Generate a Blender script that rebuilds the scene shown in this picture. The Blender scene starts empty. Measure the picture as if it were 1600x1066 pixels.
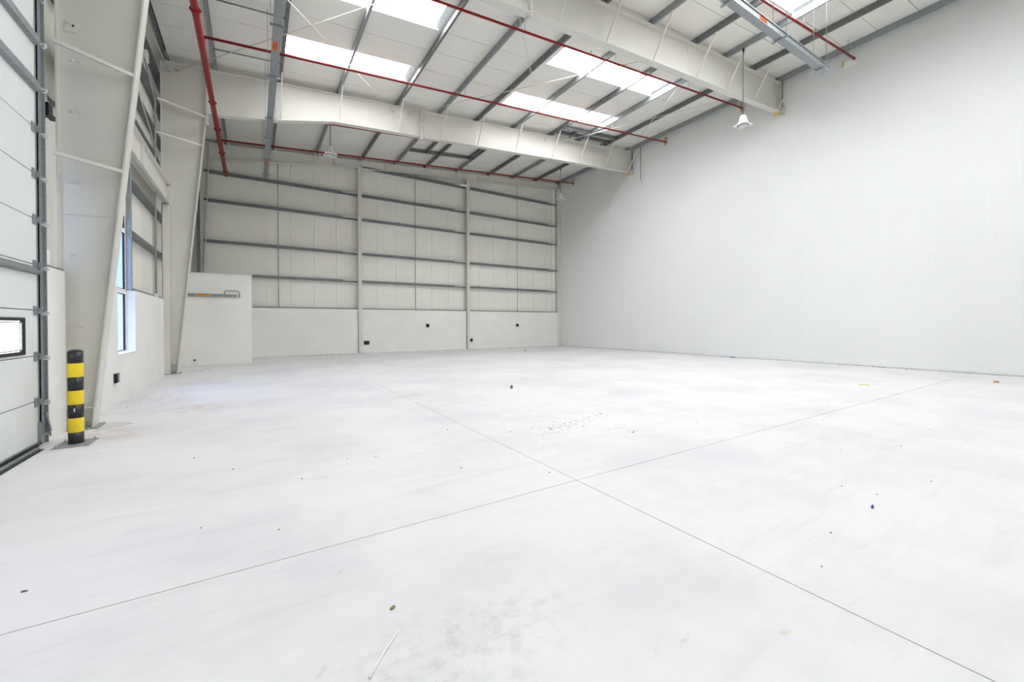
import bpy, bmesh, math, random
from mathutils import Vector, Matrix
random.seed(7)
sc = bpy.context.scene
COL = sc.collection

# ---------------------------------------------------------------- camera, world, exposure
cam_d = bpy.data.cameras.new('camera')
cam = bpy.data.objects.new('camera', cam_d); COL.objects.link(cam); sc.camera = cam
YAW, PIT, ROL, F_PX, CY = math.radians(32.1994), math.radians(-0.482), math.radians(-0.1262), 640.689, 512.027
cam_d.sensor_fit = 'HORIZONTAL'; cam_d.sensor_width = 36.0; cam_d.lens = 36.0 * F_PX / 1600.0
cam_d.shift_y = (CY - 533.0) / 1600.0; cam_d.clip_start = 0.02; cam_d.clip_end = 300
fw = Vector((math.sin(YAW) * math.cos(PIT), math.cos(YAW) * math.cos(PIT), math.sin(PIT)))
rt = Vector((math.cos(YAW), -math.sin(YAW), 0)); up = rt.cross(fw)
r2 = rt * math.cos(ROL) + up * math.sin(ROL); u2 = -rt * math.sin(ROL) + up * math.cos(ROL)
m3 = Matrix((r2, u2, -fw)).transposed()
cam.matrix_world = Matrix.Translation((0, 0, 1.55)) @ m3.to_4x4()

w = bpy.data.worlds.new('sky'); sc.world = w; w.use_nodes = True
bg = w.node_tree.nodes['Background']; bg.inputs[0].default_value = (0.40, 0.57, 1.0, 1); bg.inputs[1].default_value = 6.0
SKYLIGHT = 15.5
vs = sc.view_settings; vs.view_transform = 'Standard'; vs.look = 'None'; vs.gamma = 1.0; vs.use_curve_mapping = False
vs.exposure = 0.12
try:
    sc.cycles.max_bounces = 14; sc.cycles.diffuse_bounces = 8
    sc.cycles.use_denoising = True
except Exception:
    pass

# ---------------------------------------------------------------- materials
def mat(name, col, rough=0.6, metal=0.0, var=0.0, scale=3.0, bump=0.0, bscale=40.0, spec=0.3):
    m = bpy.data.materials.new(name); m.use_nodes = True
    nt = m.node_tree; b = nt.nodes['Principled BSDF']
    b.inputs['Roughness'].default_value = rough; b.inputs['Metallic'].default_value = metal
    b.inputs['Specular IOR Level'].default_value = spec
    b.inputs['Base Color'].default_value = (*col, 1)
    geo = nt.nodes.new('ShaderNodeNewGeometry')
    if var:
        n = nt.nodes.new('ShaderNodeTexNoise'); n.inputs['Scale'].default_value = scale; n.inputs['Detail'].default_value = 5
        nt.links.new(geo.outputs['Position'], n.inputs['Vector'])
        r = nt.nodes.new('ShaderNodeMapRange'); r.inputs[1].default_value = 0.3; r.inputs[2].default_value = 0.7
        r.inputs[3].default_value = 1 - var; r.inputs[4].default_value = 1 + var
        nt.links.new(n.outputs['Fac'], r.inputs[0])
        mx = nt.nodes.new('ShaderNodeVectorMath'); mx.operation = 'SCALE'; mx.inputs[0].default_value = col
        nt.links.new(r.outputs[0], mx.inputs['Scale']); nt.links.new(mx.outputs[0], b.inputs['Base Color'])
    if bump:
        n2 = nt.nodes.new('ShaderNodeTexNoise'); n2.inputs['Scale'].default_value = bscale; n2.inputs['Detail'].default_value = 4
        nt.links.new(geo.outputs['Position'], n2.inputs['Vector'])
        bp = nt.nodes.new('ShaderNodeBump'); bp.inputs['Strength'].default_value = bump; bp.inputs['Distance'].default_value = 0.02
        nt.links.new(n2.outputs['Fac'], bp.inputs['Height']); nt.links.new(bp.outputs[0], b.inputs['Normal'])
    return m

def ribbed(name, col, axis, pitch=0.075, strength=0.25, rough=0.45, var=0.02):
    m = mat(name, col, rough, var=var, scale=0.7, spec=0.35)
    nt = m.node_tree; b = nt.nodes['Principled BSDF']
    geo = nt.nodes['Geometry']
    sep = nt.nodes.new('ShaderNodeSeparateXYZ'); nt.links.new(geo.outputs['Position'], sep.inputs[0])
    mu = nt.nodes.new('ShaderNodeMath'); mu.operation = 'MULTIPLY'; mu.inputs[1].default_value = 2 * math.pi / pitch
    nt.links.new(sep.outputs[axis], mu.inputs[0])
    sn = nt.nodes.new('ShaderNodeMath'); sn.operation = 'SINE'; nt.links.new(mu.outputs[0], sn.inputs[0])
    bp = nt.nodes.new('ShaderNodeBump'); bp.inputs['Strength'].default_value = strength; bp.inputs['Distance'].default_value = 0.004
    nt.links.new(sn.outputs[0], bp.inputs['Height']); nt.links.new(bp.outputs[0], b.inputs['Normal'])
    return m

def emis(name, col, s):
    m = bpy.data.materials.new(name); m.use_nodes = True
    b = m.node_tree.nodes['Principled BSDF']
    b.inputs['Base Color'].default_value = (0.8, 0.8, 0.8, 1)
    b.inputs['Emission Color'].default_value = (*col, 1); b.inputs['Emission Strength'].default_value = s
    return m

def glass(name, col, alpha=0.35):
    m = bpy.data.materials.new(name); m.use_nodes = True
    nt = m.node_tree; nt.nodes.remove(nt.nodes['Principled BSDF'])
    t = nt.nodes.new('ShaderNodeBsdfTransparent'); t.inputs[0].default_value = (*col, 1)
    g = nt.nodes.new('ShaderNodeBsdfGlossy'); g.inputs['Roughness'].default_value = 0.03
    mx = nt.nodes.new('ShaderNodeMixShader'); mx.inputs[0].default_value = 0.06
    nt.links.new(t.outputs[0], mx.inputs[1]); nt.links.new(g.outputs[0], mx.inputs[2])
    nt.links.new(mx.outputs[0], nt.nodes['Material Output'].inputs[0])
    return m

def floor_mat():
    m = mat('concrete_floor', (0.8, 0.8, 0.8), 0.55, spec=0.3)
    nt = m.node_tree; b = nt.nodes['Principled BSDF']; geo = nt.nodes['Geometry']; L = nt.links
    def noise(scale, detail=6, rough=0.6, stretch=None, dist=0.0):
        n = nt.nodes.new('ShaderNodeTexNoise'); n.inputs['Scale'].default_value = scale
        n.inputs['Detail'].default_value = detail; n.inputs['Roughness'].default_value = rough; n.inputs['Distortion'].default_value = dist
        src = geo.outputs['Position']
        if stretch:
            mp = nt.nodes.new('ShaderNodeMapping'); mp.inputs['Scale'].default_value = stretch[:3]; mp.inputs['Rotation'].default_value = (0, 0, stretch[3])
            L.new(src, mp.inputs['Vector']); src = mp.outputs[0]
        L.new(src, n.inputs['Vector']); return n.outputs['Fac']
    def rng(x, a, c, lo, hi):
        r = nt.nodes.new('ShaderNodeMapRange'); r.interpolation_type = 'SMOOTHSTEP'
        for i, v in enumerate((a, c, lo, hi)): r.inputs[i + 1].default_value = v
        L.new(x, r.inputs[0]); return r.outputs[0]
    def mth(op, a, c):
        n = nt.nodes.new('ShaderNodeMath'); n.operation = op
        for i, v in enumerate((a, c)):
            if isinstance(v, (int, float)): n.inputs[i].default_value = v
            else: L.new(v, n.inputs[i])
        return n.outputs[0]
    def blend(fac, a, c):
        n = nt.nodes.new('ShaderNodeMix'); n.data_type = 'RGBA'
        L.new(fac, n.inputs[0])
        if isinstance(a, tuple): n.inputs[6].default_value = (*a, 1)
        else: L.new(a, n.inputs[6])
        n.inputs[7].default_value = (*c, 1); return n.outputs[2]
    # cloudy base: pale trowelled concrete with slightly greyer clouds
    c = blend(rng(noise(0.5, 9, 0.66), 0.40, 0.66, 0, 1), (0.715, 0.705, 0.712), (0.625, 0.625, 0.643))
    # trowel and tyre streaks
    c = blend(rng(noise(2.0, 9, 0.68, (0.3, 1.9, 1, 0.5), 0.8), 0.50, 0.74, 0, 0.42), c, (0.56, 0.55, 0.55))
    c = blend(rng(noise(3.2, 9, 0.7, (0.25, 2.4, 1, -0.35), 0.6), 0.53, 0.76, 0, 0.36), c, (0.55, 0.535, 0.525))
    # speckled wear on the slab corner
    def spot(x, y, rx, ry, rot, soft=0.6):
        mp = nt.nodes.new('ShaderNodeMapping'); mp.vector_type = 'TEXTURE'
        mp.inputs['Location'].default_value = (x, y, 0); mp.inputs['Rotation'].default_value = (0, 0, rot); mp.inputs['Scale'].default_value = (rx, ry, 1)
        L.new(geo.outputs['Position'], mp.inputs['Vector'])
        ln = nt.nodes.new('ShaderNodeVectorMath'); ln.operation = 'LENGTH'; L.new(mp.outputs[0], ln.inputs[0])
        return rng(ln.outputs['Value'], soft, 1.0, 1, 0)
    s2 = mth('MULTIPLY', spot(0.75, 1.75, 1.0, 0.5, 0.2, 0.2), rng(noise(9, 6, 0.7), 0.45, 0.68, 0, 0.45))
    c = blend(s2, c, (0.42, 0.41, 0.40))
    # tan dirt smears
    for x, y, rx, ry, rot in ((0.44, 2.73, 0.07, 0.018, 0.9), (1.79, 1.25, 0.07, 0.025, 0.2), (1.62, 1.28, 0.05, 0.012, 0.5), (2.25, 1.0, 0.09, 0.02, -0.2),
                              (2.99, 8.77, 0.8, 0.28, 0.2), (-0.95, 9.6, 0.9, 0.5, 0.4), (-1.6, 11.2, 0.7, 1.2, 0.1), (0.02, 1.98, 0.09, 0.03, 0.3), (0.25, 2.0, 0.07, 0.02, 0.9),
                              (-1.7, 7.9, 0.5, 0.7, 0.3), (2.0, 1.62, 0.05, 0.02, 0.4)):
        s = mth('MULTIPLY', spot(x, y, rx, ry, rot, 0.3), rng(noise(14 if rx < 0.2 else 5, 5, 0.7), 0.42, 0.6, 0, 0.55))
        c = blend(s, c, (0.56, 0.45, 0.34))
    # fine specks
    c = blend(rng(noise(60, 2, 0.5), 0.70, 0.78, 0, 0.35), c, (0.38, 0.36, 0.34))
    L.new(c, b.inputs['Base Color'])
    bp = nt.nodes.new('ShaderNodeBump'); bp.inputs['Strength'].default_value = 0.12; bp.inputs['Distance'].default_value = 0.01
    L.new(noise(25, 6, 0.7), bp.inputs['Height']); L.new(bp.outputs[0], b.inputs['Normal'])
    return m

M = {
    'floor': floor_mat(),
    'joint': mat('joint_filler', (0.50, 0.43, 0.37), 0.9),
    'cream': mat('cream_steel_paint', (0.66, 0.65, 0.60), 0.42, var=0.025, scale=0.8, bump=0.04, bscale=6, spec=0.4),
    'clad_back': ribbed('cladding_sheet_back', (0.80, 0.79, 0.73), 0, 0.09, 0.22, var=0.03),
    'clad_left': ribbed('cladding_sheet_left', (0.80, 0.79, 0.73), 1, 0.09, 0.22, var=0.03),
    'clad_right': ribbed('cladding_sheet_right', (0.77, 0.785, 0.775), 1, 0.05, 0.22, var=0.012),
    'roof': ribbed('roof_liner_sheet', (0.80, 0.79, 0.74), 1, 0.055, 0.12, var=0.02),
    'seam': mat('white_sealant', (0.83, 0.84, 0.83), 0.5),
    'screw': mat('screw_head', (0.55, 0.56, 0.56), 0.4, 0.5),
    'block': mat('painted_render', (0.78, 0.77, 0.735), 0.8, var=0.03, scale=1.2, bump=0.06, bscale=30),
    'galv': mat('galvanised_steel', (0.30, 0.325, 0.335), 0.42, 0.45, var=0.16, scale=26, spec=0.5),
    'galvd': mat('weathered_galvanised_steel', (0.17, 0.182, 0.185), 0.48, 0.4, var=0.32, scale=16, spec=0.5),
    'red': mat('red_pipe_paint', (0.27, 0.006, 0.010), 0.4, spec=0.3),
    'doorp': mat('door_skin', (0.72, 0.74, 0.735), 0.5, var=0.015, scale=3, bump=0.05, bscale=160),
    'black': mat('black_plastic', (0.012, 0.012, 0.014), 0.4),
    'rubber': mat('dark_rubber', (0.035, 0.036, 0.038), 0.7),
    'blackp': mat('black_paint', (0.016, 0.016, 0.02), 0.33, var=0.1, scale=20, spec=0.5),
    'yellow': mat('yellow_paint', (0.85, 0.63, 0.015), 0.38, var=0.04, scale=25, spec=0.5),
    'white': mat('white_plastic', (0.84, 0.83, 0.81), 0.45),
    'lens': mat('frosted_lens', (0.70, 0.71, 0.72), 0.2),
    'orange': mat('orange_sticker', (0.90, 0.16, 0.02), 0.5),
    'amber': mat('amber_sticker', (0.85, 0.40, 0.01), 0.5),
    'ink': mat('black_ink', (0.03, 0.025, 0.02), 0.6),
    'wood': mat('raw_plywood', (0.62, 0.44, 0.22), 0.8, var=0.15, scale=12),
    'foam': mat('yellow_foam_core', (0.66, 0.52, 0.24), 0.9, var=0.1, scale=30),
    'glass': glass('window_glass', (0.93, 0.96, 1.0)),
    'sheet': emis('daylit_translucent_sheet', (0.965, 0.98, 1.0), SKYLIGHT),
    'doorlite': emis('daylit_acrylic_pane', (0.93, 0.96, 1.0), 3.0),
    'green': mat('green_film', (0.35, 0.75, 0.45), 0.5),
    'grit': mat('brown_grit', (0.30, 0.23, 0.16), 0.9, var=0.5, scale=60),
    'slate': mat('dark_chip', (0.10, 0.11, 0.12), 0.8, var=0.3, scale=60),
    'bluep': mat('blue_plastic', (0.05, 0.10, 0.35), 0.5),
    'yelp': mat('yellow_plastic', (0.85, 0.65, 0.08), 0.5),
    'paper': mat('white_paper', (0.86, 0.86, 0.86), 0.8),
    'leaf': mat('dry_leaf', (0.30, 0.22, 0.13), 0.9, var=0.3, scale=50),
    'terra': mat('brick_chip', (0.55, 0.22, 0.12), 0.9),
    'grassc': mat('green_plastic', (0.10, 0.35, 0.05), 0.6),
    'ext': mat('exterior_ground', (0.35, 0.35, 0.35), 0.9),
    'plate': mat('plain_steel_plate', (0.36, 0.36, 0.36), 0.55, 0.4, var=0.15, scale=12),
    'patch': mat('grout_patch', (0.58, 0.57, 0.55), 0.85, var=0.08, scale=8),
}

# ---------------------------------------------------------------- mesh helpers
ROOT = {}
class MB:
    def __init__(s): s.v = []; s.f = []; s.sm = []
    def add(s, vs_, fs, smooth=False):
        o = len(s.v); s.v += [tuple(p) for p in vs_]; s.f += [tuple(i + o for i in f) for f in fs]; s.sm += [smooth] * len(fs); return s
    def box(s, x0, x1, y0, y1, z0, z1):
        x0, x1 = sorted((x0, x1)); y0, y1 = sorted((y0, y1)); z0, z1 = sorted((z0, z1))
        return s.add([(x0, y0, z0), (x1, y0, z0), (x1, y1, z0), (x0, y1, z0), (x0, y0, z1), (x1, y0, z1), (x1, y1, z1), (x0, y1, z1)],
                     [(0, 3, 2, 1), (4, 5, 6, 7), (0, 1, 5, 4), (1, 2, 6, 5), (2, 3, 7, 6), (3, 0, 4, 7)])
    def prism(s, pts, a0, a1, axis):
        """polygon pts extruded along axis (0 x: pts are yz, 1 y: pts are xz, 2 z: pts are xy)"""
        def P(p, a): return ((a, p[0], p[1]), (p[0], a, p[1]), (p[0], p[1], a))[axis]
        n = len(pts); vs_ = [P(p, a0) for p in pts] + [P(p, a1) for p in pts]
        return s.add(vs_, [tuple(range(n)), tuple(reversed(range(n, 2 * n)))] + [(i, i + n, (i + 1) % n + n, (i + 1) % n) for i in range(n)])
    def ribbon(s, pl, th, a0, a1, axis=1):
        """polyline with thickness (below it), extruded"""
        for (p, q) in zip(pl[:-1], pl[1:]):
            s.prism([p, q, (q[0], q[1] - th), (p[0], p[1] - th)], a0, a1, axis)
        return s
    def ring(s, c, d, r, n):
        d = Vector(d).normalized(); a = d.orthogonal().normalized(); b = d.cross(a)
        return [Vector(c) + r * (math.cos(2 * math.pi * i / n) * a + math.sin(2 * math.pi * i / n) * b) for i in range(n)]
    def tube(s, pts, r, n=8, caps=True):
        pts = [Vector(p) for p in pts]; o = len(s.v); k = len(pts)
        prev = None
        for i, p in enumerate(pts):
            d = (pts[min(i + 1, k - 1)] - pts[max(i - 1, 0)]).normalized()
            if prev is None: a = d.orthogonal().normalized()
            else: a = (prev - d * prev.dot(d)).normalized()
            prev = a; b = d.cross(a)
            rr = r[i] if isinstance(r, (list, tuple)) else r
            s.v += [tuple(p + rr * (math.cos(2 * math.pi * j / n) * a + math.sin(2 * math.pi * j / n) * b)) for j in range(n)]
        for i in range(k - 1):
            for j in range(n):
                s.f.append((o + i * n + j, o + i * n + (j + 1) % n, o + (i + 1) * n + (j + 1) % n, o + (i + 1) * n + j)); s.sm.append(True)
        if caps:
            s.f.append(tuple(o + j for j in reversed(range(n)))); s.f.append(tuple(o + (k - 1) * n + j for j in range(n))); s.sm += [False, False]
        return s
    def bar(s, p, q, wd, th, upv=(0, 0, 1)):
        p, q = Vector(p), Vector(q); d = (q - p).normalized(); upv = Vector(upv)
        if abs(d.dot(upv)) > 0.98: upv = Vector((1, 0, 0))
        a = d.cross(upv).normalized() * wd / 2; b = a.cross(d).normalized() * th / 2
        vs_ = [p - a - b, p + a - b, p + a + b, p - a + b, q - a - b, q + a - b, q + a + b, q - a + b]
        return s.add(vs_, [(0, 3, 2, 1), (4, 5, 6, 7), (0, 1, 5, 4), (1, 2, 6, 5), (2, 3, 7, 6), (3, 0, 4, 7)])
    def lathe(s, prof, c, n=24, d=(0, 0, 1)):
        pts = [Vector(c) + Vector(d) * z for r, z in prof]
        o = len(s.v); k = len(prof)
        dd = Vector(d).normalized(); a = dd.orthogonal().normalized(); b = dd.cross(a)
        for (r, z), p in zip(prof, pts):
            s.v += [tuple(p + max(r, 1e-4) * (math.cos(2 * math.pi * j / n) * a + math.sin(2 * math.pi * j / n) * b)) for j in range(n)]
        for i in range(k - 1):
            for j in range(n):
                s.f.append((o + i * n + j, o + i * n + (j + 1) % n, o + (i + 1) * n + (j + 1) % n, o + (i + 1) * n + j)); s.sm.append(True)
        s.f.append(tuple(o + j for j in reversed(range(n)))); s.f.append(tuple(o + (k - 1) * n + j for j in range(n))); s.sm += [False, False]
        return s
    def build(s, name, m, parent=None, bevel=0.0, origin=None):
        off = Vector(ROOT[parent.name]) if parent else Vector(origin or (0, 0, 0))
        me = bpy.data.meshes.new(name)
        me.from_pydata([(x - off.x, y - off.y, z - off.z) for x, y, z in s.v], [], s.f)
        bm = bmesh.new(); bm.from_mesh(me); bmesh.ops.recalc_face_normals(bm, faces=bm.faces)
        if bevel: bmesh.ops.bevel(bm, geom=list(bm.edges), offset=bevel, segments=1, affect='EDGES', clamp_overlap=True)
        bm.to_mesh(me); bm.free()
        if not bevel:
            for p, k in zip(me.polygons, s.sm): p.use_smooth = k
        me.materials.append(M[m])
        o = bpy.data.objects.new(name, me); COL.objects.link(o)
        if parent: o.parent = parent
        else: o.location = off
        ROOT[o.name] = off
        return o

def tag(o, label=None, cat=None, group=None, kind=None):
    if label: o['label'] = label
    if cat: o['category'] = cat
    if group: o['group'] = group
    if kind: o['kind'] = kind
    return o
def thing(name, loc, label=None, cat=None, group=None, kind=None):
    o = bpy.data.objects.new(name, None); COL.objects.link(o); o.location = loc; o.empty_display_size = 0.1
    ROOT[o.name] = Vector(loc); return tag(o, label, cat, group, kind)
def share(src, parent, loc_world, src_at):
    """copy of a part (shared mesh), moved from src_at to loc_world, under parent"""
    c = src.copy(); COL.objects.link(c); c.parent = parent
    c.location = Vector(loc_world) - Vector(src_at) + (ROOT[src.name] - ROOT[parent.name]); ROOT[c.name] = ROOT[parent.name]; return c
ORD = ['first', 'second', 'third', 'fourth', 'fifth', 'sixth', 'seventh', 'eighth', 'ninth', 'tenth', 'eleventh', 'twelfth']

# ---------------------------------------------------------------- dimensions
XL, XR, YB, YF = -2.30, 18.84, 23.24, -9.0
XC = -2.62                                  # left cladding plane
Y1, Y2 = 8.68, 16.73                        # portal frames
def ZR(x): return 9.995 + 0.0874 * x        # rafter top
PD = 0.21                                   # purlin depth
def ZC(x): return ZR(x) + PD                # roof liner underside
def ZB(x):                                  # rafter underside
    pts = [(-2.4, 8.25), (-1.2, 8.42), (0.68, 8.71), (2.57, 9.16), (6.0, 9.43), (18.75, 10.42)]
    for (a, b), (c, d) in zip(pts[:-1], pts[1:]):
        if x <= c: return b + (d - b) * (x - a) / (c - a)
    return pts[-1][1]
PURL = [-2.3, -1.05, 0.81, 2.74, 4.98, 6.83, 8.60, 10.62, 12.85, 14.70, 16.57, 18.56]
JX, JY = 2.70, 3.09                         # floor joints

# ---------------------------------------------------------------- floor
fl = MB().box(-2.66, 19.0, YF - 0.1, YB + 0.5, -0.12, -0.006).build('floor', 'joint'); tag(fl, kind='structure')
for a, b, c, d in ((-2.64, JX, YF - 0.05, JY), (JX, 18.95, YF - 0.05, JY), (-2.64, JX, JY, YB + 0.45), (JX, 18.95, JY, YB + 0.45)):
    g = 0.0045
    MB().box(a + g, b - g, c + g, d - g, -0.10, 0.0).build('slab', 'floor', fl)
ext = MB().box(-30, -2.70, -30, 50, -0.5, -0.15).build('ground_outside', 'ext'); tag(ext, kind='structure')

# ---------------------------------------------------------------- ceiling: liner panels and daylight strips
ceil = thing('ceiling', (8, 7, 10.5), kind='structure')
br = [10.90, 11.97, 13.02, 14.11, 15.10]
y = 15.10
while y < YB + 0.3: y += 1.07; br.append(min(y, YB + 0.34))
y = 10.90
for st in (1.1275,) * 4: y -= st; br.append(y)
br.append(5.40); y = 5.40
while y > YF - 0.1: y -= 1.06; br.append(y)
br = sorted(set(round(b, 4) for b in br))
SKYY = []
for y0, y1 in zip(br[:-1], br[1:]):
    if any(abs(y0 - t) < 0.02 for t in (10.90, 14.11, 5.40, 2.22, -2.02)): SKYY.append((y0, y1))
SEG_S = [(0.88, 4.90), (9.05, 14.78)]
HATCH = [(19.4, 21.55, 8.72, 10.5)]
T = 0.10
def roofpanel(x0, x1, y0, y1):
    g = 0.008
    m = MB(); m.prism([(x0, ZC(x0)), (x1, ZC(x1)), (x1, ZC(x1) + T), (x0, ZC(x0) + T)], y0 + g, y1 - g, 1)
    return m.build('roof_panel', 'roof', ceil)
nsky = 2
def in_frame(xa, xb, y0, y1):
    for i in range(25):
        for j in range(9):
            x = xa + (xb - xa) * i / 24; p = Vector((x, y0 + (y1 - y0) * j / 8, ZC(x) - 1.55)); d = p.dot(fw)
            if d > 0.1 and -5 <= 800 + F_PX * p.dot(r2) / d <= 1605 and -5 <= CY - F_PX * p.dot(u2) / d <= 1071: return True
    return False
for y0, y1 in zip(br[:-1], br[1:]):
    if (y0, y1) in SKYY:
        xs = [-2.7] + [v for s in SEG_S for v in s] + [19.0]
        for i in range(0, len(xs), 2): roofpanel(xs[i], xs[i + 1], y0, y1)
        for (xa, xb) in SEG_S:
            wn = thing('window_%d' % nsky + ('' if in_frame(xa, xb, y0, y1) else '_offscreen'), ((xa + xb) / 2, (y0 + y1) / 2, ZC((xa + xb) / 2)), kind='structure'); nsky += 1
            m = MB(); m.prism([(xa - 0.02, ZC(xa - 0.02) + T + .012), (xb + 0.02, ZC(xb + 0.02) + T + .012), (xb + 0.02, ZC(xb + 0.02) + T + 0.03), (xa - 0.02, ZC(xa - 0.02) + T + 0.03)], y0 - 0.02, y1 + 0.02, 1)
            m.build('translucent_sheet', 'sheet', wn)
            m = MB()
            for yy in (y0 - .02, y1): m.prism([(xa, ZC(xa) - .004), (xb, ZC(xb) - .004), (xb, ZC(xb) + T + .012), (xa, ZC(xa) + T + .012)], yy + .002, yy + .018, 1)
            m.build('side_trim', 'white', wn)
            xe = xb + 0.005
            m = MB().prism([(xe - .16, ZC(xe) + T + .01), (xe, ZC(xe) - .002), (xe + .012, ZC(xe) - .002), (xe + .012, ZC(xe) + T + .011)], y0 + .005, y1 - .005, 1)
            m.build('end_closure', 'galv', wn)
    else:
        roofpanel(-2.7, 19.0, y0, y1)
# dark closure over the roof so that no daylight leaks through the joints
m = MB(); m.prism([(-2.75, ZC(-2.75) + .14), (19.05, ZC(19.05) + .14), (19.05, ZC(19.05) + .17), (-2.75, ZC(-2.75) + .17)], YF - .2, YB + .5, 1)
m.build('roof_sheet', 'galvd', ceil)

# ---------------------------------------------------------------- right wall: tall insulated panels with sealed seams
wr = thing('wall_right', (XR, 7, 0), kind='structure')
Y0P, PW = 2.8544, 1.1944
k = -10; seams = []
mp = None
while True:
    ya = Y0P + PW * k; yb = ya + PW
    if ya > YB + 0.1: break
    yb2 = min(yb, YB + 0.4)
    mm = MB(); a_, b_ = ya + 0.004, yb2 - 0.004; hole = None
    for yh in (10.19, 14.27, 18.55, 21.83):
        h0_, h1_ = max(a_, yh - .05), min(b_, yh + .05)
        if h1_ - h0_ > 0.005: hole = (h0_, h1_)
    if hole:
        zc_ = 9.665 + 0.0868 * 18.7
        if hole[0] > a_: mm.box(XR, XR + 0.12, a_, hole[0], 0.012, 11.9)
        if hole[1] < b_: mm.box(XR, XR + 0.12, hole[1], b_, 0.012, 11.9)
        mm.box(XR, XR + 0.12, hole[0], hole[1], 0.012, zc_ - .04).box(XR, XR + 0.12, hole[0], hole[1], zc_ + .30, 11.9)
    else: mm.box(XR, XR + 0.12, a_, b_, 0.012, 11.9)
    mm.build('panel', 'clad_right', wr)
    seams.append(ya); k += 1
src = None
for ya in seams:
    m = MB().box(XR - 0.004, XR + 0.01, ya - 0.006, ya + 0.006, 0.012, 11.85)
    if src is None:
        src = m.build('seam_strip', 'seam', wr); at0 = ya
        ms = MB()
        z = 0.35
        while z < 11.5: ms.lathe([(0.013, 0.0), (0.011, 0.006)], (XR - 0.003, ya + 0.004, z), 6, (-1, 0, 0)); z += 0.58
        srcs = ms.build('screw_row', 'screw', wr)
    else:
        share(src, wr, (0, ya, 0), (0, at0, 0)); share(srcs, wr, (0, ya, 0), (0, at0, 0))
MB().box(XR + 0.12, XR + 0.16, YF - .1, YB + .45, -0.1, 12.4).build('outer_skin', 'clad_right', wr)

# ---------------------------------------------------------------- back wall: rendered base, cladding above
wb = thing('wall_back', (8, YB, 0), kind='structure')
PX = [4.885, 11.37]                                       # wind posts
for a, b in ((-2.6, PX[0] - 0.10), (PX[0] + 0.10, PX[1] - 0.10), (PX[1] + 0.10, 18.52)):
    MB().box(a, b, YB, YB + 0.20, 0, 2.375).build('rendered_base', 'block', wb)
x = -2.66
xs = [-2.66, -1.60, -0.53] + [0.54 + 1.07 * i for i in range(18)]
for a, b in zip(xs[:-1], xs[1:]):
    b = min(b, XR + 0.1)
    if b - a < 0.05: continue
    m = MB().prism([(a + .004, 2.2), (b - .004, 2.2), (b - .004, ZC(b) + .1), (a + .004, ZC(a) + .1)], YB + 0.28, YB + 0.36, 1)
    m.build('cladding_panel', 'clad_back', wb)
MB().box(-2.7, XR + .16, YB + .37, YB + .41, -.1, 12.2).build('outer_skin', 'clad_back', wb)
MB().box(18.2, 18.46, YB + 0.19, YB + 0.275, 2.38, 11.3).build('corner_flashing', 'white', wb)

# ---------------------------------------------------------------- front wall (behind the camera)
wf = thing('wall_front', (8, YF, 0), kind='structure')
MB().box(-2.7, 19.0, YF - 0.2, YF, -.1, 2.38).build('rendered_base', 'block', wf)
MB().box(-2.7, 19.0, YF - 0.35, YF - 0.2, 2.3, 12.2).build('cladding_panel', 'clad_back', wf)

# ---------------------------------------------------------------- left wall
wl = thing('wall_left', (XL, 6, 0), kind='structure')
WY0, WY1 = 11.15, 12.58                                    # tall window opening
DY0, DY1 = 3.66, 7.68                                      # shut sectional door
def wbox(y0, y1, z0, z1, m='block', x0=-2.60, x1=XL, name='rendered_base'): return MB().box(x0, x1, y0, y1, z0, z1).build(name, m, wl)
wbox(YF, DY0 - 0.22, 0, 2.33); wbox(DY1 + 0.23, Y1 - 0.16, 0, 2.33, x1=-2.32)
wbox(Y1 + 0.16, WY0, 0, 2.33); wbox(WY0, WY1, 0, 0.95); wbox(WY1, 16.05, 0, 2.33); wbox(16.05, Y2 - 0.16, 0, 2.33, x1=-2.42)
wbox(Y2 + .13, 19.8, 0, 2.33)
for a, b in ((Y1 - .16, Y1 + .16), (Y2 - .16, Y2 + .13)): wbox(a, b, 0, 2.33, x1=-2.44)
yy = YF
brk = sorted(set([YF, DY0, DY1, WY0, WY1, YB + .36] + [round(7.68 + 1.07 * i, 3) for i in range(-15, 15)]))
brk = [b for b in brk if YF <= b <= YB + .36]
for a, b in zip(brk[:-1], brk[1:]):
    if b - a < 0.03: continue
    c = (a + b) / 2; z0 = 2.2
    if DY0 < c < DY1: z0 = 5.75
    if WY0 < c < WY1: z0 = 4.05
    MB().box(XC - 0.08, XC, a + .004, b - .004, z0, ZC(XC) + 0.06).build('cladding_panel', 'clad_left', wl)
    MB().box(XC - 0.12, XC - .085, a - .01, b + .01, 0.95 if (WY0 < c < WY1 and False) else z0, ZC(XC) + 0.1).build('outer_skin', 'clad_left', wl)
MB().box(-2.62, -2.36, DY1 + .23, Y1 - .05, 2.33, 2.37).build('sill_closure', 'galv', wl)
MB().box(-2.62, -2.32, WY1 + .1, 16.05, 2.332, 2.352).build('sill_closure', 'galv', wl)
MB().box(-2.42, XL - .0, 16.05, 16.06, 0, 2.33).build('end_edge', 'block', wl)

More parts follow.
